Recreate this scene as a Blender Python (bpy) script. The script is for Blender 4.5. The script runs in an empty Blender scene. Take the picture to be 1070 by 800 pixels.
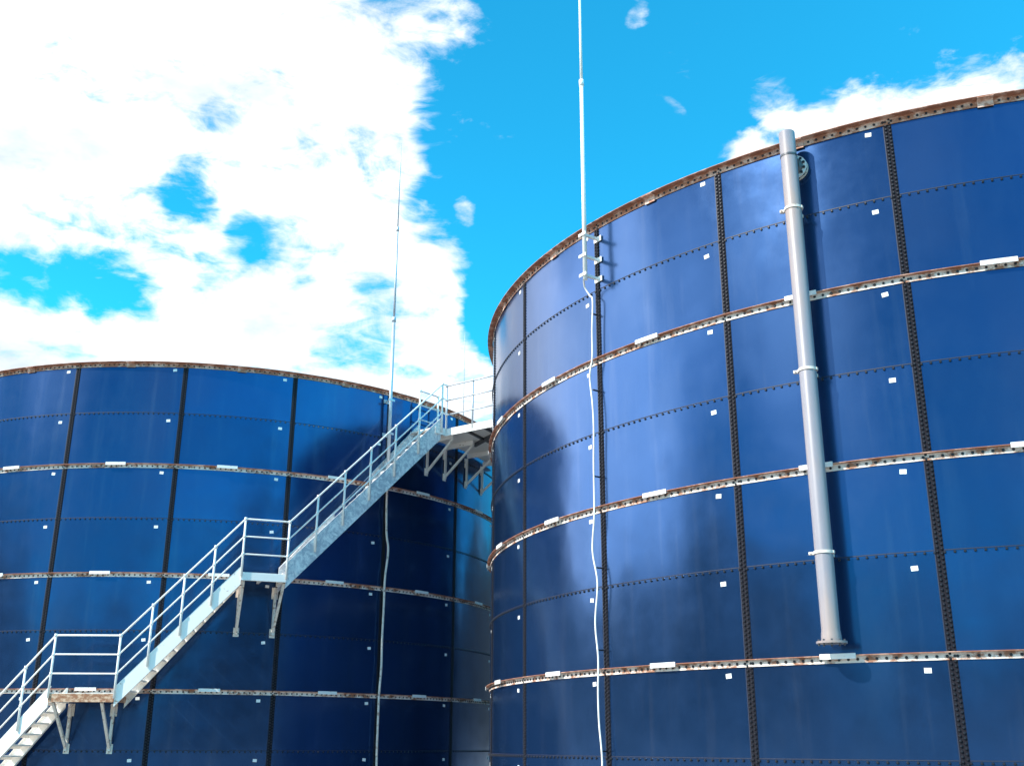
import bpy, bmesh, math, random
from mathutils import Vector, Matrix
random.seed(7)
R = math.radians
S = bpy.context.scene
col = S.collection

# ------------------------------------------------------------------ camera
PITCH, ROLL = 0.3237, 0.00382
cd = bpy.data.cameras.new('camera'); cam = bpy.data.objects.new('camera', cd); col.objects.link(cam)
cd.sensor_width = 36; cd.lens = 1121.6/1070*36; cd.clip_start = .05; cd.clip_end = 5000
cp, sp = math.cos(PITCH), math.sin(PITCH); cr, sr = math.cos(ROLL), math.sin(ROLL)
Xv = Vector((1,0,0)); Uv = Vector((0,-sp,cp)); Fv = Vector((0,cp,sp))
rt = cr*Xv+sr*Uv; up = -sr*Xv+cr*Uv
m = Matrix((( rt.x,up.x,-Fv.x,0),(rt.y,up.y,-Fv.y,0),(rt.z,up.z,-Fv.z,1.6),(0,0,0,1)))
cam.matrix_world = m
S.camera = cam
S.render.resolution_x, S.render.resolution_y = 1024, 765
S.view_settings.view_transform = 'Standard'; S.view_settings.look = 'None'
S.view_settings.exposure = 0.4; S.view_settings.gamma = 1.0; S.view_settings.use_curve_mapping = False

# ------------------------------------------------------------------ sun + sky
SUN_AZ, SUN_EL = -1.03, R(40)          # azimuth measured from straight behind the camera, towards the left
sd = Vector((math.sin(SUN_AZ)*math.cos(SUN_EL), -math.cos(SUN_AZ)*math.cos(SUN_EL), math.sin(SUN_EL)))
sl = bpy.data.lights.new('sun', 'SUN'); sl.energy = 4.6; sl.angle = R(.53); sl.color = (1,.95,.87)
sun = bpy.data.objects.new('sun', sl); col.objects.link(sun); sun.location = (-30,-30,40)
sun.rotation_euler = sd.to_track_quat('Z','Y').to_euler()

CLOUDS = [(-96, 18, 11, .62), (-84, 10, 10, .6), (-80, 27, 9, .5), (-62, 16, 15, .9), (-45, 14, 12, .9), (-118, 26, 10, .5), (-150, 30, 10, .35), (-140, 14, 8, .3), (-5.13, 19.22, 3.05, 1.0), (-10.04, 21.02, 3.02, 0.8), (-6.34, 22.48, 2.53, 0.7), (-1.87, 17.51, 2.04, 0.7), (-21.95, 25.86, 2.85, 0.5), (-26.10, 30.21, 15.10, 1.0), (-17.77, 34.05, 8.04, 0.8), (-19.70, 19.89, 8.23, 0.9), (-12.56, 26.07, 5.45, 0.6), (-7.35, 20.91, 4.05, 0.7), (-3.70, 23.2, 2.5, 1.0), (-33.17, 17.78, 13.06, 1), (-10.28, 32.59, 2.93, 0.35), (-7.93, 26.92, 2.00, 0.3), (-12.31, 36.13, 2.39, 0.4), (-25.2, 22.1, 1.5, -1.05), (-23.2, 21.9, 1.45, -1.05), (-27.2, 22.6, 1.4, -1.0), (-21.2, 21.5, 1.3, -0.95), (-15.6, 25.9, 1.0, -.7), (-13.9, 24.9, 1.3, -.72), (-18.83, 27.39, .9, -.8), (-17.53, 31.19, 1.05, -0.8), (-10.31, 21.00, 1.51, -0.35), (-16.85, 23.75, 1.1, -0.35), (22.33, 31.01, 3.51, 0.68), (18.93, 31.20, 2.38, 0.62), (27.11, 30.97, 3.17, 0.66), (15.6, 30.6, 2.0, 0.85), (12.9, 30.3, 1.4, 0.8), (-7.29, 30.88, 1.49, 0.4), (15.0, 33.6, 1.3, 0.7), (-2.61, 27.88, 0.80, 0.8), (6.87, 36.99, 0.7, 0.85), (8.63, 31.09, 0.8, 0.8), (9.67, 34.12, 0.8, 0.8), (-5.0, 37.5, 1.9, 0.55)]
w = bpy.data.worlds.new('World'); S.world = w; w.use_nodes = True
nt = w.node_tree; nt.nodes.clear(); N = nt.nodes.new; Lk = nt.links.new
def wmath(op, a, b=None, clamp=False):
    n = N('ShaderNodeMath'); n.operation = op; n.use_clamp = clamp
    for i, v in enumerate((a, b)):
        if v is None: continue
        if isinstance(v, (int, float)): n.inputs[i].default_value = v
        else: Lk(v, n.inputs[i])
    return n.outputs[0]
tc = N('ShaderNodeTexCoord').outputs['Generated']
def wnoise(scale, detail, rough, dist=0, zs=1.6, off=(0,0,0)):
    mp = N('ShaderNodeMapping'); mp.inputs['Scale'].default_value = (1,1,zs); mp.inputs['Location'].default_value = off
    Lk(tc, mp.inputs[0]); n = N('ShaderNodeTexNoise'); n.inputs['Scale'].default_value = scale
    n.inputs['Detail'].default_value = detail; n.inputs['Roughness'].default_value = rough; n.inputs['Distortion'].default_value = dist
    Lk(mp.outputs[0], n.inputs['Vector']); return n.outputs['Fac']
_wn = N('ShaderNodeTexNoise'); _wn.inputs['Scale'].default_value = 7; _wn.inputs['Detail'].default_value = 4; Lk(tc, _wn.inputs['Vector'])
_ws = N('ShaderNodeVectorMath'); _ws.operation = 'MULTIPLY_ADD'; Lk(_wn.outputs['Color'], _ws.inputs[0])
_ws.inputs[1].default_value = (.18,.18,.09); _ws.inputs[2].default_value = (-.09,-.09,-.045)
_wa = N('ShaderNodeVectorMath'); _wa.operation = 'ADD'; Lk(tc, _wa.inputs[0]); Lk(_ws.outputs[0], _wa.inputs[1])
_wz = N('ShaderNodeVectorMath'); _wz.operation = 'NORMALIZE'; Lk(_wa.outputs[0], _wz.inputs[0]); tcw = _wz.outputs[0]
def wdot(az, el, r_in, r_out):
    n = N('ShaderNodeVectorMath'); n.operation = 'DOT_PRODUCT'; Lk(tcw, n.inputs[0])
    a, e = R(az), R(el); n.inputs[1].default_value = (math.sin(a)*math.cos(e), math.cos(a)*math.cos(e), math.sin(e))
    mr = N('ShaderNodeMapRange'); mr.interpolation_type = 'SMOOTHSTEP'; Lk(n.outputs['Value'], mr.inputs[0])
    mr.inputs[1].default_value = math.cos(R(r_out)); mr.inputs[2].default_value = math.cos(R(r_in))
    return mr.outputs[0]
F = wmath('MULTIPLY', wmath('SUBTRACT', wnoise(2.3, 2, .5, off=(3,1,0)), .56), 4.0)
front = wdot(6, 28, 22, 42)
F = wmath('ADD', wmath('MULTIPLY', F, wmath('SUBTRACT', 1.0, front)), wmath('MULTIPLY', front, -.85))
P_ = 0.0
for az, el, r, wt in CLOUDS:
    if wt > 0: P_ = wmath('ADD', wmath('MULTIPLY', wdot(az, el, r*.1, r*1.6), wt*1.15), P_)
F = wmath('ADD', F, wmath('MINIMUM', P_, 1.75))
for az, el, r, wt in CLOUDS:
    if wt < 0: F = wmath('ADD', F, wmath('MULTIPLY', wdot(az, el, r*.1, r*1.7), wt*.8))
fine2 = wmath('MULTIPLY', wmath('SUBTRACT', wnoise(26, 6, .6, .6, 2.6, (1,7,3)), .5), 1.7)
fine = wmath('MULTIPLY', wmath('SUBTRACT', wnoise(11, 9, .62, .35, 1.8), .5), 3.3)
mid_ = wmath('MULTIPLY', wmath('SUBTRACT', wnoise(4.5, 4, .55, .2, 2.2, (5,2,1)), .5), 1.2)
F = wmath('ADD', F, wmath('ADD', wmath('ADD', fine, fine2), mid_))
mr = N('ShaderNodeMapRange'); mr.interpolation_type = 'SMOOTHSTEP'; Lk(F, mr.inputs[0]); mr.inputs[1].default_value = -.22; mr.inputs[2].default_value = .9
mask = mr.outputs[0]
sky = N('ShaderNodeTexSky'); sky.sky_type = 'NISHITA'; sky.sun_disc = False
sky.sun_elevation = SUN_EL; sky.sun_rotation = math.pi + SUN_AZ; sky.air_density = 1.0; sky.dust_density = .4; sky.ozone_density = 1.5
tint = N('ShaderNodeMix'); tint.data_type = 'RGBA'; tint.blend_type = 'MULTIPLY'; tint.inputs[0].default_value = 1
Lk(sky.outputs[0], tint.inputs[6]); tint.inputs[7].default_value = (.17, 2.2, 2.45, 1)
cc = N('ShaderNodeMix'); cc.data_type = 'RGBA'
cc.inputs[6].default_value = (5.9, 6.9, 7.9, 1); cc.inputs[7].default_value = (10.5, 10.6, 10.8, 1)
cn = N('ShaderNodeMapRange'); Lk(wnoise(5, 6, .6, 0, 2, (9,4,2)), cn.inputs[0]); cn.inputs[1].default_value = .32; cn.inputs[2].default_value = .54
Lk(cn.outputs[0], cc.inputs[0])
sheen_boost = wdot(-92, 18, 8, 54)      # brightness added to clouds out of view, for the sheen on the tanks
sc = N('ShaderNodeVectorMath'); sc.operation = 'SCALE'; Lk(cc.outputs[2], sc.inputs[0]); Lk(wmath('ADD', wmath('MULTIPLY', sheen_boost, 2.3), 1.0), sc.inputs['Scale'])
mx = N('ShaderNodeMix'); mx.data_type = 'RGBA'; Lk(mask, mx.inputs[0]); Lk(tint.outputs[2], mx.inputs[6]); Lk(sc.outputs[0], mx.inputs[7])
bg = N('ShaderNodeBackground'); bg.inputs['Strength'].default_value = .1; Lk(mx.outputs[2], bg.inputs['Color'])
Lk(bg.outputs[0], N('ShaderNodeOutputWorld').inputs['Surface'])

# ------------------------------------------------------------------ materials
class MT:
    def __init__(s, name):
        s.m = bpy.data.materials.new(name); s.m.use_nodes = True; s.nt = s.m.node_tree
        s.b = s.nt.nodes['Principled BSDF']; s.tc = s.nt.nodes.new('ShaderNodeTexCoord').outputs['Object']
    def n(s, t): return s.nt.nodes.new(t)
    def l(s, a, b): s.nt.links.new(a, b)
    def noise(s, scale, detail=4, rough=.55, stretch=(1,1,1), dist=0):
        mp = s.n('ShaderNodeMapping'); mp.inputs['Scale'].default_value = stretch; s.l(s.tc, mp.inputs[0])
        n = s.n('ShaderNodeTexNoise'); n.inputs['Scale'].default_value = scale; n.inputs['Detail'].default_value = detail
        n.inputs['Roughness'].default_value = rough; n.inputs['Distortion'].default_value = dist; s.l(mp.outputs[0], n.inputs['Vector']); return n.outputs['Fac']
    def rng(s, v, a, b, c=0, d=1):
        m_ = s.n('ShaderNodeMapRange'); s.l(v, m_.inputs[0])
        for i, x in enumerate((a,b,c,d)): m_.inputs[i+1].default_value = x
        return m_.outputs[0]
    def mix(s, f, a, b, blend='MIX'):
        m_ = s.n('ShaderNodeMix'); m_.data_type = 'RGBA'; m_.blend_type = blend
        if isinstance(f, float): m_.inputs[0].default_value = f
        else: s.l(f, m_.inputs[0])
        for i, v in ((6,a),(7,b)):
            if isinstance(v, tuple): m_.inputs[i].default_value = (*v, 1)
            else: s.l(v, m_.inputs[i])
        return m_.outputs[2]
    def bump(s, h, strength, dist=.01):
        b = s.n('ShaderNodeBump'); b.inputs['Strength'].default_value = strength; b.inputs['Distance'].default_value = dist
        s.l(h, b.inputs['Height']); s.l(b.outputs[0], s.b.inputs['Normal'])
    def set(s, color=None, rough=None, metal=None):
        for k, v in (('Base Color',color),('Roughness',rough),('Metallic',metal)):
            if v is None: continue
            if isinstance(v, (int,float)): s.b.inputs[k].default_value = v
            elif isinstance(v, tuple): s.b.inputs[k].default_value = (*v, 1)
            else: s.l(v, s.b.inputs[k])
        return s.m

def enamel_mat(nseg, z0, course):
    t = MT('blue_enamel')
    sx = t.n('ShaderNodeSeparateXYZ'); t.l(t.tc, sx.inputs[0])
    def ma(op, a, b):
        n = t.n('ShaderNodeMath'); n.operation = op
        for i, v in enumerate((a,b)):
            if isinstance(v,(int,float)): n.inputs[i].default_value = v
            else: t.l(v, n.inputs[i])
        return n.outputs[0]
    nx = ma('MULTIPLY', sx.outputs[0], 1); ny = ma('MULTIPLY', sx.outputs[1], -1)
    ang = ma('ARCTAN2', nx, ny)
    ia = ma('FLOOR', ma('DIVIDE', ma('ADD', ang, 20*math.pi), 2*math.pi/nseg), 0)
    iz = ma('FLOOR', ma('DIVIDE', ma('SUBTRACT', sx.outputs[2], z0), course), 0)
    cx = t.n('ShaderNodeCombineXYZ'); t.l(ia, cx.inputs[0]); t.l(iz, cx.inputs[1])
    wn = t.n('ShaderNodeTexWhiteNoise'); wn.noise_dimensions = '2D'; t.l(cx.outputs[0], wn.inputs['Vector'])
    base = t.mix(wn.outputs['Value'], (.016,.058,.160), (.024,.078,.212))
    dust = t.rng(t.noise(1.1, 6, .65, (1,1,.35)), .5, .78, 0, .075)
    base = t.mix(dust, base, (.20,.26,.36))
    streak = t.rng(t.noise(5, 3, .6, (1,1,.06)), .55, .8, 0, .08)
    base = t.mix(streak, base, (.3,.33,.38))
    rgh = t.rng(t.noise(2.2, 6, .6), .3, .7, .14, .22)
    t.set(base, rgh, .75)
    t.b.inputs['IOR'].default_value = 1.6
    h1 = t.noise(.75, 2, .5, (1,1,.7)); h2 = t.noise(3.2, 2, .5, (1,1,.5))
    hh = ma('ADD', ma('MULTIPLY', h1, 1.0), ma('MULTIPLY', h2, .03))
    t.bump(hh, .35, .06)
    return t.m

def rusty(name, paint, rust, amt, rough=.55, scale=7, metal=0.0):
    t = MT(name)
    a = t.noise(scale, 8, .7, (1,1,1.5)); b = t.noise(scale*4, 5, .7)
    m1 = t.rng(a, .62-amt*.35, .72-amt*.3); 
    rc = t.mix(b, tuple(c*.55 for c in rust), rust)
    c = t.mix(m1, paint, rc)
    t.set(c, rough, metal); t.bump(b, .25, .004); return t.m

seam_m = MT('seam_sealant'); _v = seam_m.noise(30,4,.6); seam_m.set(seam_m.mix(_v, (.006,.006,.012), (.019,.018,.024)), .8); seam_m.b.inputs['Specular IOR Level'].default_value = .2; seam_m = seam_m.m
lap_m = MT('lap_edge'); lap_m = lap_m.set((.012,.018,.045), .5)
bolt_m = MT('bolt_cap'); bolt_m = bolt_m.set((.012,.013,.02), .38)
stiff_m = rusty('rusty_angle', (.84,.74,.66), (.45,.20,.11), .42, .6, 5)
rim_m = rusty('rusty_rim', (.80,.56,.45), (.56,.23,.13), .6, .65, 5)
flange_m = rusty('rusty_flange', (.62,.36,.26), (.42,.16,.09), .7, .6, 5)
plate_m = rusty('white_plate', (.82,.80,.76), (.42,.2,.1), .05, .5, 9)
tag_m = MT('tag_paint').set((.85,.85,.82), .45)
galv = MT('galvanised'); _v = galv.noise(9,6,.7,(1,1,1)); _w = galv.noise(3,4,.6)
galv.set(galv.mix(_v, (.40,.43,.47), (.72,.74,.76)), galv.rng(_w,.3,.7,.3,.55), .35); galv = galv.m
galv_spangle = MT('mottled_zinc'); _v = galv_spangle.noise(6,7,.75,(1,1,1),1.2)
galv_spangle.set(galv_spangle.mix(galv_spangle.rng(_v,.42,.58), (.50,.51,.54), (.92,.89,.85)), .4, .05); galv_spangle = galv_spangle.m
white = rusty('white_paint', (.92,.88,.82), (.45,.25,.14), .02, .45, 8)
cream = rusty('weathered_white', (.76,.68,.60), (.42,.24,.15), .25, .55, 8)
orange = rusty('rusty_channel', (.62,.42,.28), (.40,.17,.08), .6, .6, 8)
steel = MT('grey_pipe_paint'); _v = steel.noise(5,7,.65,(1,1,.5)); _w = steel.noise(2,4,.6,(1,1,.2))
steel.set(steel.mix(steel.rng(_w,.45,.62,0,.8), steel.mix(_v,(.22,.21,.245),(.29,.28,.31)), (.36,.275,.235)), .42, 0.0); steel = steel.m
dkmetal = MT('dark_steel').set((.10,.10,.11), .45, .4)
conc = MT('concrete'); _v = conc.noise(3,8,.65); conc.set(conc.mix(_v,(.22,.21,.19),(.36,.35,.32)), .9); conc.bump(_v,.3,.01); conc = conc.m
grav = MT('gravel'); _v = grav.noise(40,6,.7); _w = grav.noise(.25,6,.6)
grav.set(grav.mix(_w, grav.mix(_v,(.22,.20,.18),(.42,.39,.35)), grav.mix(_v,(.28,.25,.21),(.48,.45,.40))), .95); grav.bump(_v,.6,.02); grav = grav.m
hillm = MT('unseen_hill'); _v = hillm.noise(.06,8,.7); hillm.set(hillm.mix(_v,(.02,.026,.022),(.06,.06,.05)), .95); hillm = hillm.m

# ------------------------------------------------------------------ helpers
def new(name, verts, faces, mat, parent=None, smooth=False):
    me = bpy.data.meshes.new(name); me.from_pydata([tuple(v) for v in verts], [], faces); me.materials.append(mat)
    if smooth:
        for p in me.polygons: p.use_smooth = True
    me.update()
    o = bpy.data.objects.new(name, me); col.objects.link(o)
    if parent: o.parent = parent
    return o
class MB:
    def __init__(s): s.v = []; s.f = []
    def add(s, vs, fs):
        k = len(s.v); s.v += [tuple(v) for v in vs]; s.f += [tuple(i+k for i in f) for f in fs]
    def prism(s, pts, z0, z1):              # pts: counter-clockwise list of xy ; z may be list
        n = len(pts)
        vs = [(x,y,z0) for x,y in pts] + [(x,y,z1) for x,y in pts]
        fs = [tuple(range(n-1,-1,-1)), tuple(range(n,2*n))] + [(i,(i+1)%n,n+(i+1)%n,n+i) for i in range(n)]
        s.add(vs, fs)
    def bar(s, a, b, wd, ht, upv=(0,0,1), bev=0):   # rectangular bar
        a, b = Vector(a), Vector(b); d = (b-a).normalized(); sdv = d.cross(Vector(upv)).normalized(); u = sdv.cross(d).normalized()
        vs = []
        for p in (a, b):
            for i, j in ((-1,-1),(1,-1),(1,1),(-1,1)): vs.append(p + sdv*(wd/2*i) + u*(ht/2*j))
        s.add(vs, [(3,2,1,0),(4,5,6,7),(0,1,5,4),(1,2,6,5),(2,3,7,6),(3,0,4,7)])
    def tube(s, pts, r, n=10, radii=None):
        pts = [Vector(p) for p in pts]; k0 = len(s.v); prev = None
        for i, p in enumerate(pts):
            if i == 0: d = pts[1]-p
            elif i == len(pts)-1: d = p-pts[i-1]
            else: d = (pts[i+1]-p).normalized() + (p-pts[i-1]).normalized()
            d.normalize()
            if prev is None:
                a = Vector((0,0,1)) if abs(d.z) < .9 else Vector((1,0,0)); u = d.cross(a).normalized()
            else: u = (prev - d*prev.dot(d)).normalized()
            prev = u; v = d.cross(u); rr = radii[i] if radii else r
            for k in range(n):
                t = 2*math.pi*k/n; s.v.append(tuple(p + (u*math.cos(t)+v*math.sin(t))*rr))
        m_ = len(pts)
        for i in range(m_-1):
            for k in range(n):
                a = k0+i*n+k; b = k0+i*n+(k+1)%n; s.f.append((a,b,b+n,a+n))
        s.f.append(tuple(k0+k for k in range(n-1,-1,-1))); s.f.append(tuple(k0+(m_-1)*n+k for k in range(n)))
    def build(s, name, mat, parent=None, smooth=False):
        o = new(name, s.v, s.f, mat, parent)
        if smooth:
            for p in o.data.polygons: p.use_smooth = len(p.vertices) == 4
        return o
def lathe_ring(prof, n, name, mat, parent, smooth=True, a0=0., a1=2*math.pi):
    """closed profile [(r,z)] swept round the z axis"""
    vs, fs = [], []; m_ = len(prof)
    for i in range(n):
        t = 2*math.pi*i/n; s_, c_ = math.sin(t), -math.cos(t)
        vs += [(r*s_, r*c_, z) for r, z in prof]
    for i in range(n):
        j = (i+1) % n
        for k in range(m_):
            l = (k+1) % m_; fs.append((i*m_+k, j*m_+k, j*m_+l, i*m_+l))
    o = new(name, vs, fs, mat, parent)
    if smooth:
        o.data.polygons.foreach_set('use_smooth', [True]*len(fs))
        o.data.shade_smooth() if hasattr(o.data,'shade_smooth') else None
        bm = bmesh.new(); bm.from_mesh(o.data)
        for e in bm.edges:
            if len(e.link_faces) == 2 and e.calc_face_angle(0) > R(30): e.smooth = False
        bmesh.ops.recalc_face_normals(bm, faces=bm.faces); bm.to_mesh(o.data); bm.free()
    return o
def bolts(mb, pts, r=.018, h=.02, n=6):
    """pts: (theta, radius, z): hexagonal caps pointing outwards"""
    for th, rad, z in pts:
        nrm = Vector((math.sin(th), -math.cos(th), 0)); tg = Vector((math.cos(th), math.sin(th), 0)); p = nrm*rad + Vector((0,0,z))
        vs = []
        for rr, hh in ((r,0),(r,h*.6),(r*.62,h)):
            for k in range(n):
                t = 2*math.pi*k/n + .3; vs.append(p + nrm*hh + tg*(rr*math.cos(t)) + Vector((0,0,rr*math.sin(t))))
        fs = []
        for q in (0, n):
            for k in range(n): fs.append((q+k, q+(k+1)%n, q+n+(k+1)%n, q+n+k))
        fs.append(tuple(2*n+k for k in range(n))); mb.add(vs, fs)
def arc_box(mb, t0, t1, r0, r1, z0, z1, n):
    vs, fs = [], []
    for i in range(n+1):
        t = t0+(t1-t0)*i/n; s_, c_ = math.sin(t), -math.cos(t)
        vs += [(r0*s_,r0*c_,z0),(r1*s_,r1*c_,z0),(r1*s_,r1*c_,z1),(r0*s_,r0*c_,z1)]
    for i in range(n):
        a = i*4; b = a+4
        for k in range(4): fs.append((a+k, b+k, b+(k+1)%4, a+(k+1)%4))
    fs += [(0,1,2,3),(n*4+3,n*4+2,n*4+1,n*4)]; mb.add(vs, fs)
def empty(name, loc, rz=0): 
    o = bpy.data.objects.new(name, None); col.objects.link(o); o.location = loc; o.rotation_euler = (0,0,rz); o.empty_display_size = .3; return o
def tag(o, label, cat, group=None):
    o['label'] = label; o['category'] = cat
    if group: o['group'] = group
def link_copy(src, parent, rz=0., z=0.):
    c = src.copy(); col.objects.link(c); c.parent = parent; c.rotation_euler = (0,0,rz); c.location = (0,0,z); return c
bpy_sh = 1.2                       # height of one course of sheets

# ------------------------------------------------------------------ setting
def disc(name, r0, r1, n, zf, mat, rings=2):
    vs, fs = [], []
    for j in range(rings+1):
        r = r0+(r1-r0)*j/rings
        for i in range(n): t = 2*math.pi*i/n; vs.append((r*math.sin(t), r*math.cos(t), zf(j,t)))
    for j in range(rings):
        for i in range(n): k = (i+1)%n; fs.append((j*n+i, j*n+k, (j+1)*n+k, (j+1)*n+i))
    return vs, fs
g = new('ground', [(-2500,-2500,0),(2500,-2500,0),(2500,2500,0),(-2500,2500,0)], [(0,1,2,3)], grav); g['kind'] = 'structure'
def hz(j, t):
    base = [0, .55, 1, .9, .3][j]
    return -0.5 + 100*base*(.55+.22*math.sin(3*t+.4)+.12*math.sin(7*t+2)+.08*math.sin(17*t)+.05*math.sin(41*t+1))
vs, fs = disc('unseen_hills', 230, 520, 240, hz, hillm, 4)
h = new('unseen_hills', vs, fs, hillm, smooth=True); h['kind'] = 'structure'  # unseen hill ring, added and raised to darken low reflections on the tanks

# ------------------------------------------------------------------ tanks
def make_tank(name, cx, cy, rad, th0, nseg, ztop, label, tag_c, dt_tag):
    """th0: angle of one vertical seam; local frame: angle 0 faces -y, seams at th0+k*dth"""
    t = empty(name, (cx,cy,0), th0); tag(t, label, 'storage tank', 'bolted blue steel tanks')
    dth = 2*math.pi/nseg; H = 8*bpy_sh; zb = ztop-H
    lathe_ring([(rad-.012,zb),(rad,zb),(rad,ztop),(rad-.012,ztop)], nseg*16, 'shell', enamel_mat(nseg, zb, bpy_sh), t)
    lathe_ring([(rad-.4,0.0),(rad+.28,0.0),(rad+.25,zb-.004),(rad-.4,zb-.004)], 180, 'foundation', conc, t)
    # vertical seams (lapped edge strip with two rows of capped bolts)
    mb = MB(); hw = .050/rad
    arc_box(mb, -hw, hw, rad-.002, rad+.006, zb, ztop-.005, 2)
    seam = new('vertical_seam', mb.v, mb.f, seam_m, t); seam.data.materials.append(bolt_m); seam.data.materials.append(lap_m)
    k0 = len(mb.f); arc_box(mb, -hw-.012/rad, -hw, rad-.002, rad+.009, zb, ztop-.005, 1)
    k1 = len(mb.f); npc = 21
    pts = [(s_*.025/rad, rad+.006, zb+(i+.5+.25*s_)*bpy_sh/npc) for i in range(8*npc) for s_ in (-1,1)]
    bolts(mb, pts, .017, .02)
    me = bpy.data.meshes.new('vertical_seam'); me.from_pydata(mb.v, [], mb.f)
    for m_ in (seam_m, bolt_m, lap_m): me.materials.append(m_)
    me.polygons.foreach_set('material_index', [0]*k0+[2]*(k1-k0)+[1]*(len(mb.f)-k1)); me.update()
    seam.data = me
    for k in range(1, nseg): link_copy(seam, t, k*dth)
    nb = 22
    hb = None
    for k in (1,3,5,7):
        if hb is None:
            mb = MB(); arc_box(mb, 0, 2*math.pi, rad-.001, rad+.005, .022, .034, nseg*16); a = len(mb.f)
            bolts(mb, [((i+.5)*dth/nb, rad, 0) for i in range(nb*nseg)], .018, .02)
            me = bpy.data.meshes.new('bolt_row'); me.from_pydata(mb.v, [], mb.f); me.materials.append(lap_m); me.materials.append(bolt_m)
            me.polygons.foreach_set('material_index', [0]*a+[1]*(len(mb.f)-a)); me.update()
            hb = bpy.data.objects.new('bolt_row', me); col.objects.link(hb); hb.parent = t; hb.location = (0,0,ztop-k*bpy_sh)
        else: link_copy(hb, t, 0, ztop-k*bpy_sh)
    # stiffening angles: vertical leg on the shell, flange on top pointing outwards
    def angle(nm, mat, leg, out, bm_):
        th = .009
        prof = [(rad+.007,-leg),(rad+.015,-leg),(rad+.015,-th),(rad+out,-th),(rad+out,0),(rad+.007,0)]
        o = lathe_ring(prof, nseg*12, nm, mat, t)
        mb = MB(); bolts(mb, [((i+.5)*dth/nb, rad+.015, -leg*.56) for i in range(nb*nseg)], .019, .014)
        o.data.materials.append(bolt_m); o.data.materials.append(flange_m)
        o.data.polygons.foreach_set('material_index', [2 if (q % 6) in (2,3,4) else 0 for q in range(len(o.data.polygons))])
        bmm = bmesh.new(); bmm.from_mesh(o.data)
        vv = [bmm.verts.new(v) for v in mb.v]
        for f in mb.f: bmm.faces.new([vv[i] for i in f]).material_index = 1
        bmm.to_mesh(o.data); bmm.free()
        return o
    ring = None
    # splice plate (white cover plate between two lengths of angle)
    mb = MB(); pw = .22/rad
    arc_box(mb, -pw, pw, rad+.081, rad+.091, -.046, .019, 6)
    arc_box(mb, -pw*.96, pw*.96, rad+.016, rad+.081, -.012-.006, -.0095, 6)
    mb2 = mb
    plate = None
    for k in (2,4,6):
        if ring is None:
            ring = angle('stiffening_ring', stiff_m, .092, .078, None); r_ = ring; r_.location = (0,0,ztop-k*bpy_sh+.035)
        else:
            r_ = ring.copy(); col.objects.link(r_); r_.parent = t; r_.location = (0,0,ztop-k*bpy_sh+.035)
        for j in range(nseg):
            off = (.46+random.uniform(-.02,.02)+(.01 if k == 4 else 0))*dth
            if plate is None:
                plate = new('splice_plate', mb2.v, mb2.f, plate_m, r_); plate.rotation_euler = (0,0,j*dth+off)
            else:
                c = plate.copy(); col.objects.link(c); c.parent = r_; c.rotation_euler = (0,0,j*dth+off)
    rim = angle('rim_angle', rim_m, .10, .12, None); rim.location = (0,0,ztop+.012)
    mb = MB(); pw = .10/rad
    arc_box(mb, -pw, pw, rad+.017, rad+.03, -.12, -.012, 3); arc_box(mb, -pw, pw, rad+.03, rad+.118, -.021, -.011, 3)
    jp = new('rim_joint', mb.v, mb.f, rim_m, rim); jp.rotation_euler = (0,0,.5*dth)
    for j in range(1, nseg):
        c = jp.copy(); col.objects.link(c); c.parent = rim; c.rotation_euler = (0,0,(j+.5)*dth)
    # small white stick-on tags, one near the top right corner of each sheet on the visible side
    mb = MB(); tw = .042/rad; arc_box(mb, -tw, tw, rad+.001, rad+.006, -.03, .03, 2)
    tg = None
    cnt = 0
    for k in range(tag_c[0], tag_c[1]):
        for j in range(8):
            ang = k*dth - (dt_tag+random.uniform(-.015,.02)+.015*min(j,3))/rad; z = ztop - j*bpy_sh - .165 + random.uniform(-.012,.012)
            if tg is None: tg = new('label_tag', mb.v, mb.f, tag_m, t); c = tg
            else: c = tg.copy(); col.objects.link(c); c.parent = t
            c.rotation_euler = (0,random.uniform(-.12,.12),ang); c.location = (0,0,z)
    return t
RX, RY, RR, RTH, RN, RZ = 7.97377*1.2, 18.24453*1.2, 8.31511*1.2, -.70727, 25, 6.83635*1.2+1.6
LX, LY, LR, LTH, LN, LZ = -7.13737*1.2, 26.21772*1.2, 6.91991*1.2, .43242, 21, 6.84448*1.2+1.6
tank_r = make_tank('storage_tank', RX, RY, RR, RTH, RN, RZ, 'large near blue bolted steel tank on the right, carrying the thick grey pipe', (-5, 7), .25)
tank_l = make_tank('storage_tank', LX, LY, LR, LTH, LN, LZ, 'blue bolted steel tank on the left with the white staircase climbing its wall', (-6, 6), .25)

def PL(deg, off, z): t = R(deg); r = LR+off; return Vector((LX+r*math.sin(t), LY-r*math.cos(t), z))
def PR(th, off, z): r = RR+off; return Vector((RX+r*math.sin(th), RY-r*math.cos(th), z))

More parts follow.
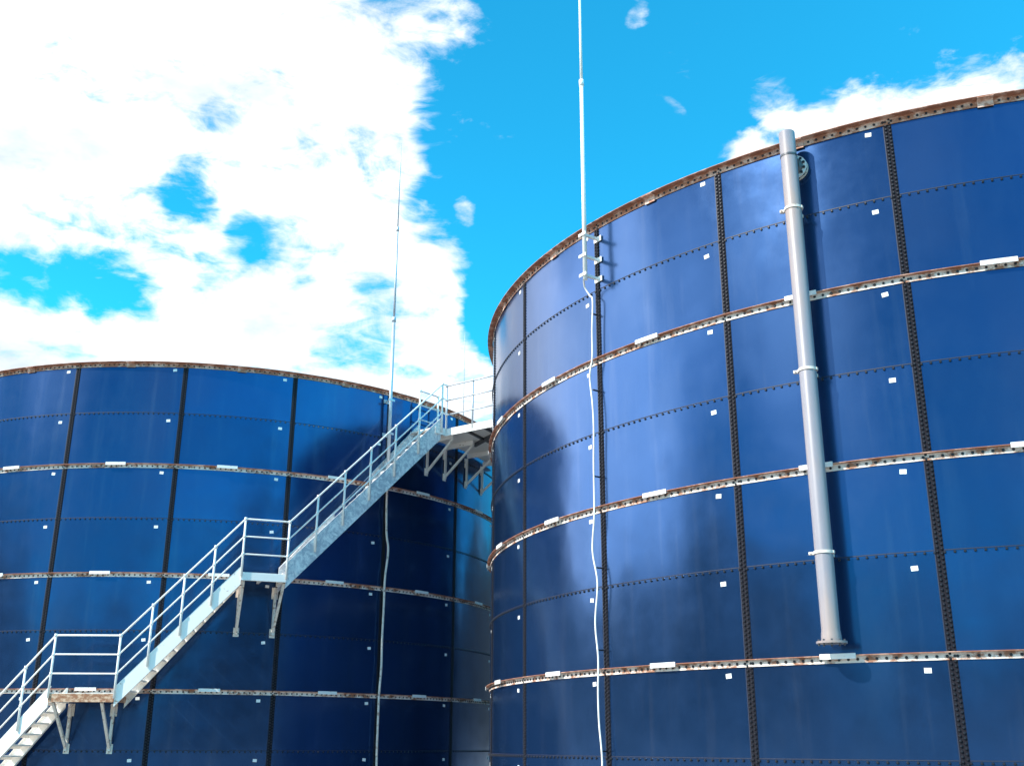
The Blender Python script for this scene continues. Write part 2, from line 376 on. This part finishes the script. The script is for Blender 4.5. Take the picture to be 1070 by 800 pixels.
# ------------------------------------------------------------------ staircase on the left tank
st = empty('staircase', PL(-18, .5, 0)); tag(st, 'white and galvanised steel staircase with landings climbing the wall of the left blue tank', 'staircase')
org = st.location.copy()
def loc(v): return Vector(v)-org
IN, OUT = .16, .94
def flight(a0, z0, a1, z1, mat, hh=.40, tp=.14):
    n = max(3, round((z1-z0)/.205))
    for off in (IN, OUT):
        a, b = PL(a0, off, z0), PL(a1, off, z1); mb = MB()
        dz = .105
        d = (b-a); hd = Vector((d.x,d.y,0)).normalized(); sdv = Vector((hd.y,-hd.x,0))
        vs = []
        for p, e in ((a, -1), (b, 1)):
            for s_ in (-.006, .006):
                vs += [loc(p+sdv*s_+Vector((0,0,tp))), loc(p+sdv*s_+Vector((0,0,tp-hh)))]
        mb.add(vs, [(0,1,3,2),(4,6,7,5),(0,2,6,4),(1,5,7,3),(2,3,7,6),(0,4,5,1)])
        # top and bottom lips of the channel
        sgn = -1 if off == OUT else 1
        rad_out = (PL((a0+a1)/2, 1, 0)-PL((a0+a1)/2, 0, 0)).normalized()
        for dzz in (tp-.006, tp+.006-hh):
            pa, pb = loc(a+Vector((0,0,dzz))), loc(b+Vector((0,0,dzz))); q = rad_out*(sgn*.055)
            mb.add([pa, pb, pb+q, pa+q, pa-Vector((0,0,.008)), pb-Vector((0,0,.008)), pb+q-Vector((0,0,.008)), pa+q-Vector((0,0,.008))], [(0,1,2,3),(7,6,5,4),(0,4,5,1),(1,5,6,2),(2,6,7,3),(3,7,4,0)])
        mb.build('stringer', mat, st)
    for i in range(n):
        f = (i+.5)/n; zz = z0+(z1-z0)*(i+.5)/n-.05
        a, b = PL(a0, IN, z0).lerp(PL(a1, IN, z1), f), PL(a0, OUT, z0).lerp(PL(a1, OUT, z1), f); a.z = b.z = zz
        d = (b-a).normalized(); a += d*.012; b -= d*.012
        fw = Vector((-d.y, d.x, 0)); 
        if fw.dot(PL(a1,IN,0)-PL(a0,IN,0)) < 0: fw = -fw
        mb = MB(); mb.bar(loc(a+fw*.02), loc(b+fw*.02), .27, .03)
        mb.bar(loc(a-fw*.11-Vector((0,0,.035))), loc(b-fw*.11-Vector((0,0,.035))), .008, .07)
        mb.build('tread', mat, st)
A0, A1, B1, A2, B2, A3 = -18.2, -3.9, 4.2, 18.2, 24.0, 47.6
ZA, ZB, ZC, ZP = 0.02, 2.52, 5.0, 8.90
flight(A0, ZA, A1, ZB, white); flight(B1, ZB, A2, ZC, white); flight(B2, ZC, A3, ZP, galv_spangle, .54, .25)
def landing(a, b, z, edge_mat):
    mb = MB(); pts = [loc(PL(a+(b-a)*i/3, .08, 0)).xy for i in range(4)] ; o_ = [loc(PL(a, OUT, 0)).xy, loc(PL(b, OUT, 0)).xy]
    poly = [tuple(o_[0]), tuple(o_[1])] + [tuple(p) for p in reversed(pts)]
    mb.prism(poly, z-.035+org.z*0, z); d = mb.build('landing_deck', white, st)
    mb = MB()
    p, q = loc(PL(a, OUT+.012, z-.09)), loc(PL(b, OUT+.012, z-.09)); mb.bar(p, q, .02, .16)
    p2, q2 = loc(PL(a, OUT-.02, z-.165)), loc(PL(b, OUT-.02, z-.165)); mb.bar(p2, q2, .06, .01)
    mb.bar(loc(PL(a,.1,z-.10)), loc(PL(a,OUT,z-.10)), .05, .12); mb.bar(loc(PL(b,.1,z-.10)), loc(PL(b,OUT,z-.10)), .05, .12)
    mb.bar(loc(PL((a+b)/2,.1,z-.08)), loc(PL((a+b)/2,OUT-.02,z-.08)), .05, .08)
    mb.build('edge_channel', edge_mat, st)
landing(A1, B1, ZB, orange); landing(A2, B2, ZC, white)
def bracket(a, ztop_, zfoot, out, mat, wdt=.055):
    mb = MB(); nv = PL(a,1,0)-PL(a,0,0)
    mb.bar(loc(PL(a,.04,ztop_)), loc(PL(a,.04,zfoot)), wdt, wdt, nv)
    mb.bar(loc(PL(a,out,ztop_)), loc(PL(a,.045,zfoot+.06)), wdt*.96, wdt*.96, Vector((0,0,1)))
    mb.bar(loc(PL(a,.01,ztop_-.0)), loc(PL(a,.01,ztop_-.25)), .14, .012, nv)
    mb.bar(loc(PL(a,.01,zfoot-.05)), loc(PL(a,.01,zfoot+.14)), .12, .012, nv)
    mb.build('bracket', mat, st)
for a in (A1+.4, B1-1.6): bracket(a, ZB-.17, 1.42, .86, cream)
for a in (A2+.4, B2-.1): bracket(a, ZC-.17, 3.80, .86, cream)
for a in (50.6, 55.4, 62.2, 68.6): bracket(a, ZP-.17, 7.98, .90, white, .05)
# top platform: from the left tank wall across to the right tank
P0 = PL(48.8, .93, 0); dr = Vector((.813,-.583,0)); Q0 = P0.copy()
while math.hypot(Q0.x-RX, Q0.y-RY) > RR+.14: Q0 = Q0+dr*.02
qa = math.atan2(Q0.x-RX, -(Q0.y-RY)); Q1 = PR(qa-.15, .14, 0)
mid = PR(qa-.075, .14, 0)
poly = [P0, Q0, mid, Q1, PL(76, .93, 0), PL(76,.1,0)] + [PL(76-(76-46)*i/8, .1, 0) for i in range(1,9)]
poly.append(PL(46.6, .93, 0))
mb = MB(); mb.prism([tuple(loc(p).xy) for p in poly], ZP-.03, ZP); mb.build('platform_deck', white, st)
mb = MB()
ed = (Q0-P0).normalized(); 
mb.bar(loc(P0-ed*.05+Vector((0,0,ZP-.075))), loc(Q0+Vector((0,0,ZP-.075))), .02, .18)
mb.bar(loc(PL(46.6,.95,ZP-.075)), loc(P0+Vector((0,0,ZP-.075))), .02, .18)
mb.bar(loc(Q1+Vector((0,0,ZP-.08))), loc(PL(76,.93,ZP-.08)), .03, .14)
for a in (50.6,55.4,62.2,68.6):
    mb.bar(loc(PL(a,.06,ZP-.10)), loc(PL(a,.93 if a < 60 else 1.2,ZP-.10)), .07, .12)
mb.build('edge_channel', white, st)
mb = MB()
for f in (.30,.62,.9):                                # joists under the bridge, running along it
    a_, b_ = PL(50.6,.93,0).lerp(PL(72,.93,0), f), Q0.lerp(Q1, f); mb.bar(loc(a_+Vector((0,0,ZP-.085))), loc(b_+Vector((0,0,ZP-.085))), .05, .10)
for f in (.3,.62):
    a_, b_ = P0.lerp(Q0, f), PL(74,.93,0).lerp(Q1, f); mb.bar(loc(a_+Vector((0,0,ZP-.06))), loc(b_+Vector((0,0,ZP-.06))), .05, .055)
mb.build('floor_beams', dkmetal, st)
# railing
rail_pts = [PL(A0,OUT+.0,ZA), PL(A1,OUT,ZB), PL(B1,OUT,ZB), PL(A2,OUT,ZC), PL(B2,OUT,ZC), PL(A3,OUT,ZP)]
RH = 1.12
nmid = {0:3, 1:0, 2:3, 3:0, 4:5}
railing = empty('railing', (0,0,0)); railing.parent = st
def post(p, mat=white, h=RH):
    mb = MB(); p = loc(p); mb.tube([p+Vector((0,0,-.10)), p+Vector((0,0,h))], .024, 8)
    mb.tube([p+Vector((0,0,h-.03)), p+Vector((0,0,h+.03))], .033, 8)
    for q in (1/3, 2/3): mb.tube([p+Vector((0,0,h*q-.025)), p+Vector((0,0,h*q+.025))], .032, 8)
    mb.build('post', mat, railing, True)
offv = lambda p: Vector(((p.x-LX),(p.y-LY),0)).normalized()*.035
for i in range(5):
    a, b = rail_pts[i], rail_pts[i+1]
    for k in range(0, nmid[i]+1):
        f = k/(nmid[i]+1)
        if i in (0,2,4) and k > 0: pass
        p = a.lerp(b, f); post(p+offv(p))
for hq in (1, 2/3, 1/3):
    mb = MB(); pts = [loc(p+offv(p)+Vector((0,0,RH*hq))) for p in rail_pts]
    pts.append(loc(P0+offv(P0)+Vector((0,0,ZP+RH*hq)))); mb.tube(pts, .021 if hq == 1 else .018, 8); mb.build('rail', white, railing, True)
Pz = lambda p, z: Vector((p.x, p.y, z))
for f in (0, .48, .97): post(Pz(P0.lerp(Q0, f), ZP), galv)
p76 = PL(76,.93,0)
for f in (0, .5, .97): post(Pz(p76.lerp(Q1, f), ZP), galv)
post(PL(A3,OUT,ZP)+offv(PL(A3,OUT,ZP)))
post(PL(A3,IN,ZP)); post(PL(52,.16,ZP))
for hq in (1, 2/3, 1/3):
    mb = MB(); mb.tube([loc(Pz(P0, ZP+RH*hq)), loc(Pz(Q0, ZP+RH*hq))], .02, 8); mb.build('rail', galv, railing, True)
    mb = MB(); mb.tube([loc(Pz(p76, ZP+RH*hq)), loc(Pz(Q1, ZP+RH*hq))], .02, 8); mb.build('rail', galv, railing, True)
    mb = MB(); mb.tube([loc(PL(A3,IN,ZP+RH*hq)), loc(PL(52,.16,ZP+RH*hq))], .018, 8); mb.build('rail', galv, railing, True)

# ------------------------------------------------------------------ lightning rods
def rod(P, zfoot, ztop_, base, mat, label, bz, wall, r0=.037, r1=.012):
    t = empty('lightning_rod', Pz(P, zfoot)); tag(t, label, 'lightning rod', 'lightning rods')
    Hh = ztop_-zfoot; k = zfoot
    mb = MB(); j1, j2 = Hh*.44, Hh*.72
    mb.tube([(0,0,0),(0,0,j1)], r0, 12, [r0, r0*.86]); 
    mb.build('lower_mast', mat, t, True)
    mb = MB(); mb.tube([(0,0,j1-.05),(0,0,j2)], r0*.7, 12, [r0*.68, r0*.52]); mb.build('middle_mast', mat, t, True)
    mb = MB(); mb.tube([(0,0,j2-.05),(0,0,Hh-.6),(0,0,Hh)], r0*.5, 10, [r0*.42, r0*.28, .004]); mb.build('tip', mat, t, True)
    for jz, rr in ((j1, r0*1.15), (j2, r0*.8)):
        mb = MB(); mb.tube([(0,0,jz-.09),(0,0,jz+.03)], rr, 12); mb.build('sleeve', mat, t, True)
    nv = (Pz(wall,0)-Pz(P,0)); L = nv.length; nv.normalize(); sdv = Vector((nv.y,-nv.x,0))
    for z in bz:
        mb = MB(); zz = z-zfoot
        mb.bar(nv*(-.06)+Vector((0,0,zz)), nv*L+Vector((0,0,zz)), .05, .04)
        mb.bar(sdv*(-.09)+nv*(-.05)+Vector((0,0,zz)), sdv*.09+nv*(-.05)+Vector((0,0,zz)), .012, .05)
        mb.bar(sdv*(-.09)+nv*(L-.008)+Vector((0,0,zz)), sdv*.09+nv*(L-.008)+Vector((0,0,zz)), .012, .09)
        mb.build('bracket', mat, t)
    return t
tr_ = RTH - 2*math.pi/25 + .004
rod(PR(tr_, .30, 0), 8.72, 17.2, None, white, 'tall white lightning rod clamped to the near edge seam of the right tank', (8.80, 9.14, 9.52), PR(tr_, .012, 0))
tl_ = LTH + 2*math.pi/21 - .012
rod(PL(math.degrees(tl_), .18, 0), 7.75, 16.75, None, galv, 'slim white lightning rod standing above the left tank behind the upper stair flight', (7.95, 8.7, 9.55), PL(math.degrees(tl_), .012, 0), .045)
rod(Vector((-1.98, 42.0, 0)), 0, 18.0, None, galv, 'faint distant lightning rod seen in the gap above the top platform', (), Vector((-1.98,42.1,0)), .04)

def conduit(pts, rfun, r, label, mat, n_sub=6):
    P = [rfun(d, z) for d, z in pts]; Q = []
    for i in range(len(P)-1):
        p0, p1, p2, p3 = P[max(i-1,0)], P[i], P[i+1], P[min(i+2,len(P)-1)]
        for k in range(n_sub):
            t = k/n_sub; Q.append(.5*((2*p1)+(p2-p0)*t+(2*p0-5*p1+4*p2-p3)*t*t+(3*p1-p0-3*p2+p3)*t**3))
    Q.append(P[-1]); o0 = Pz(Q[-1], 0); t = empty('earthing_cable', o0); tag(t, label, 'cable')
    mb = MB(); mb.tube([q-o0 for q in Q], r, 8); mb.build('cable', mat, t, True)
    return t, o0
cr_, o0 = conduit([(-.02,8.74),(-.10,8.66),(-.06,8.52),(.01,8.40),(-.02,7.9),(-.03,7.44),(-.10,7.13),(-.05,6.7),(-.03,6.28),(-.05,5.68),(-.06,4.92),(-.12,4.37),(-.02,3.87),(-.09,3.3),(-.04,2.79),(-.06,2.3),(-.05,1.88),(-.0,1.36),(-.04,.7),(-.02,.03)],
    lambda d, z: PR(RTH-2*math.pi/25 + d/RR, .13 if z < 8.6 else .13+(z-8.6)*1.1, z), .014, 'wavy white cable hanging down the seam of the right tank below its rod', white)
for z in (8.2, 6.9, 5.5, 4.1, 2.9, 1.5):
    mb = MB(); a = PR(RTH-2*math.pi/25-.004, .008, z)-o0; b = PR(RTH-2*math.pi/25-.004, .125, z)-o0; mb.bar(a, b, .02, .02); mb.build('standoff', bolt_m, cr_)
cl_, o0 = conduit([(-.04,7.72),(-.06,7.2),(-.05,6.69),(-.02,6.24),(.04,5.88),(-.02,5.22),(-.02,4.64),(-.03,3.8),(-.02,3.25),(-.05,2.63),(-.05,2.1),(-.05,1.5),(-.04,1.0),(-.04,.03)],
    lambda d, z: PL(math.degrees(LTH+2*math.pi/21 + d/LR), .13, z), .026, 'rusty thin cable running down the left tank below the stairs', cream)

# ------------------------------------------------------------------ overflow pipe on the right tank
PTH = R(-33.55); PD = .30; pc = PR(PTH, PD, 0); zt, zbm = 9.83, 2.76
pp = empty('overflow_pipe', Pz(pc, zbm), PTH); tag(pp, 'thick grey vertical steel pipe clamped to the wall of the right blue tank', 'pipe')
# local: -y points outwards from the tank, +y to the tank
def lz(z): return z-zbm
mb = MB(); PRD = .112
n = 32; prof = [(PRD*.93, lz(zt)-.02),(PRD*.96,lz(zt)-.003),(PRD,lz(zt)-.012),(PRD, .16),(PRD*1.06,.12),(PRD*1.12,.025)]
def revolve(prof, n, close_bottom=False, close_top=False):
    vs, fs = [], []
    for i in range(n):
        t = 2*math.pi*i/n; vs += [(r*math.cos(t), r*math.sin(t), z) for r, z in prof]
    m_ = len(prof)
    for i in range(n):
        j = (i+1)%n
        for k in range(m_-1): fs.append((i*m_+k, i*m_+k+1, j*m_+k+1, j*m_+k))
    if close_top: fs.append(tuple(i*m_ for i in range(n)))
    if close_bottom: fs.append(tuple(i*m_+m_-1 for i in range(n-1,-1,-1)))
    return vs, fs
def rev_obj(name, prof, n, mat, parent, ct=False, cb=False, smooth=True):
    vs, fs = revolve(prof, n, cb, ct); o = new(name, vs, fs, mat, parent)
    bm = bmesh.new(); bm.from_mesh(o.data); bmesh.ops.recalc_face_normals(bm, faces=bm.faces)
    for e in bm.edges:
        if len(e.link_faces) == 2 and e.calc_face_angle(0) > R(28): e.smooth = False
    for f in bm.faces: f.smooth = smooth
    bm.to_mesh(o.data); bm.free(); return o
rev_obj('pipe_run', prof, 32, steel, pp, ct=True)
bf = rev_obj('flange', [(PRD*.8,0),(.185,0),(.185,.026),(PRD*1.0,.026),(PRD*.8,.026),(PRD*.8,0)], 32, steel, pp)
for k in range(10):
    t = 2*math.pi*k/10; mb = MB(); mb.tube([(.158*math.cos(t),.158*math.sin(t),-.02),(.158*math.cos(t),.158*math.sin(t),.048)], .012, 6); mb.build('bolt', dkmetal, bf)
rev_obj('weld_band', [(PRD,lz(9.43)),(PRD+.006,lz(9.43)),(PRD+.006,lz(9.46)),(PRD,lz(9.46))], 32, dkmetal, pp)
def horiz(name, prof, z, mat, parent, n=28):
    o = rev_obj(name, prof, n, mat, parent, True, True); o.rotation_euler = (R(-90),0,0); o.location = (0,0,lz(z)); return o
BZ = 9.37
horiz('branch', [(.10,0),(.10,.13),(.135,.18),(.135,PD-.013)], BZ, dkmetal, pp)
fl = horiz('flange', [(.12,PD-.11),(.18,PD-.11),(.18,PD-.085),(.12,PD-.085)], BZ, plate_m, pp)
fl2 = horiz('flange', [(.12,PD-.04),(.18,PD-.04),(.18,PD-.013),(.12,PD-.013)], BZ, cream, pp)
for f_, y0, y1 in ((fl,PD-.13,PD-.07),):
    for k in range(12):
        t = 2*math.pi*(k+.5)/12; mb = MB(); mb.tube([(.153*math.cos(t),.153*math.sin(t),y0),(.153*math.cos(t),.153*math.sin(t),y1+.05)], .019, 6); mb.build('bolt', bolt_m, f_)
for z in (RZ-1.2+.02, RZ-3.6+.06, RZ-6.0+.06):
    cl = rev_obj('clamp', [(PRD,lz(z)-.018),(PRD+.013,lz(z)-.018),(PRD+.013,lz(z)+.018),(PRD,lz(z)+.018)], 32, cream, pp)
    mb = MB(); 
    mb.bar((-PRD-.005,0,lz(z)), (-PRD-.075,-.01,lz(z)), .05, .036); mb.bar((PRD+.004,0,lz(z)), (PRD+.02,0,lz(z)), .05, .036)
    mb.tube([(-PRD-.045,-.055,lz(z)),(-PRD-.045,.05,lz(z))], .012, 6)
    mb.bar((-.05,PRD,lz(z)), (-.05,PD-.013,lz(z)), .03, .04); mb.bar((.03,PRD,lz(z)), (.03,PD-.013,lz(z)), .03, .04)
    mb.build('clamp_ear', cream, cl)
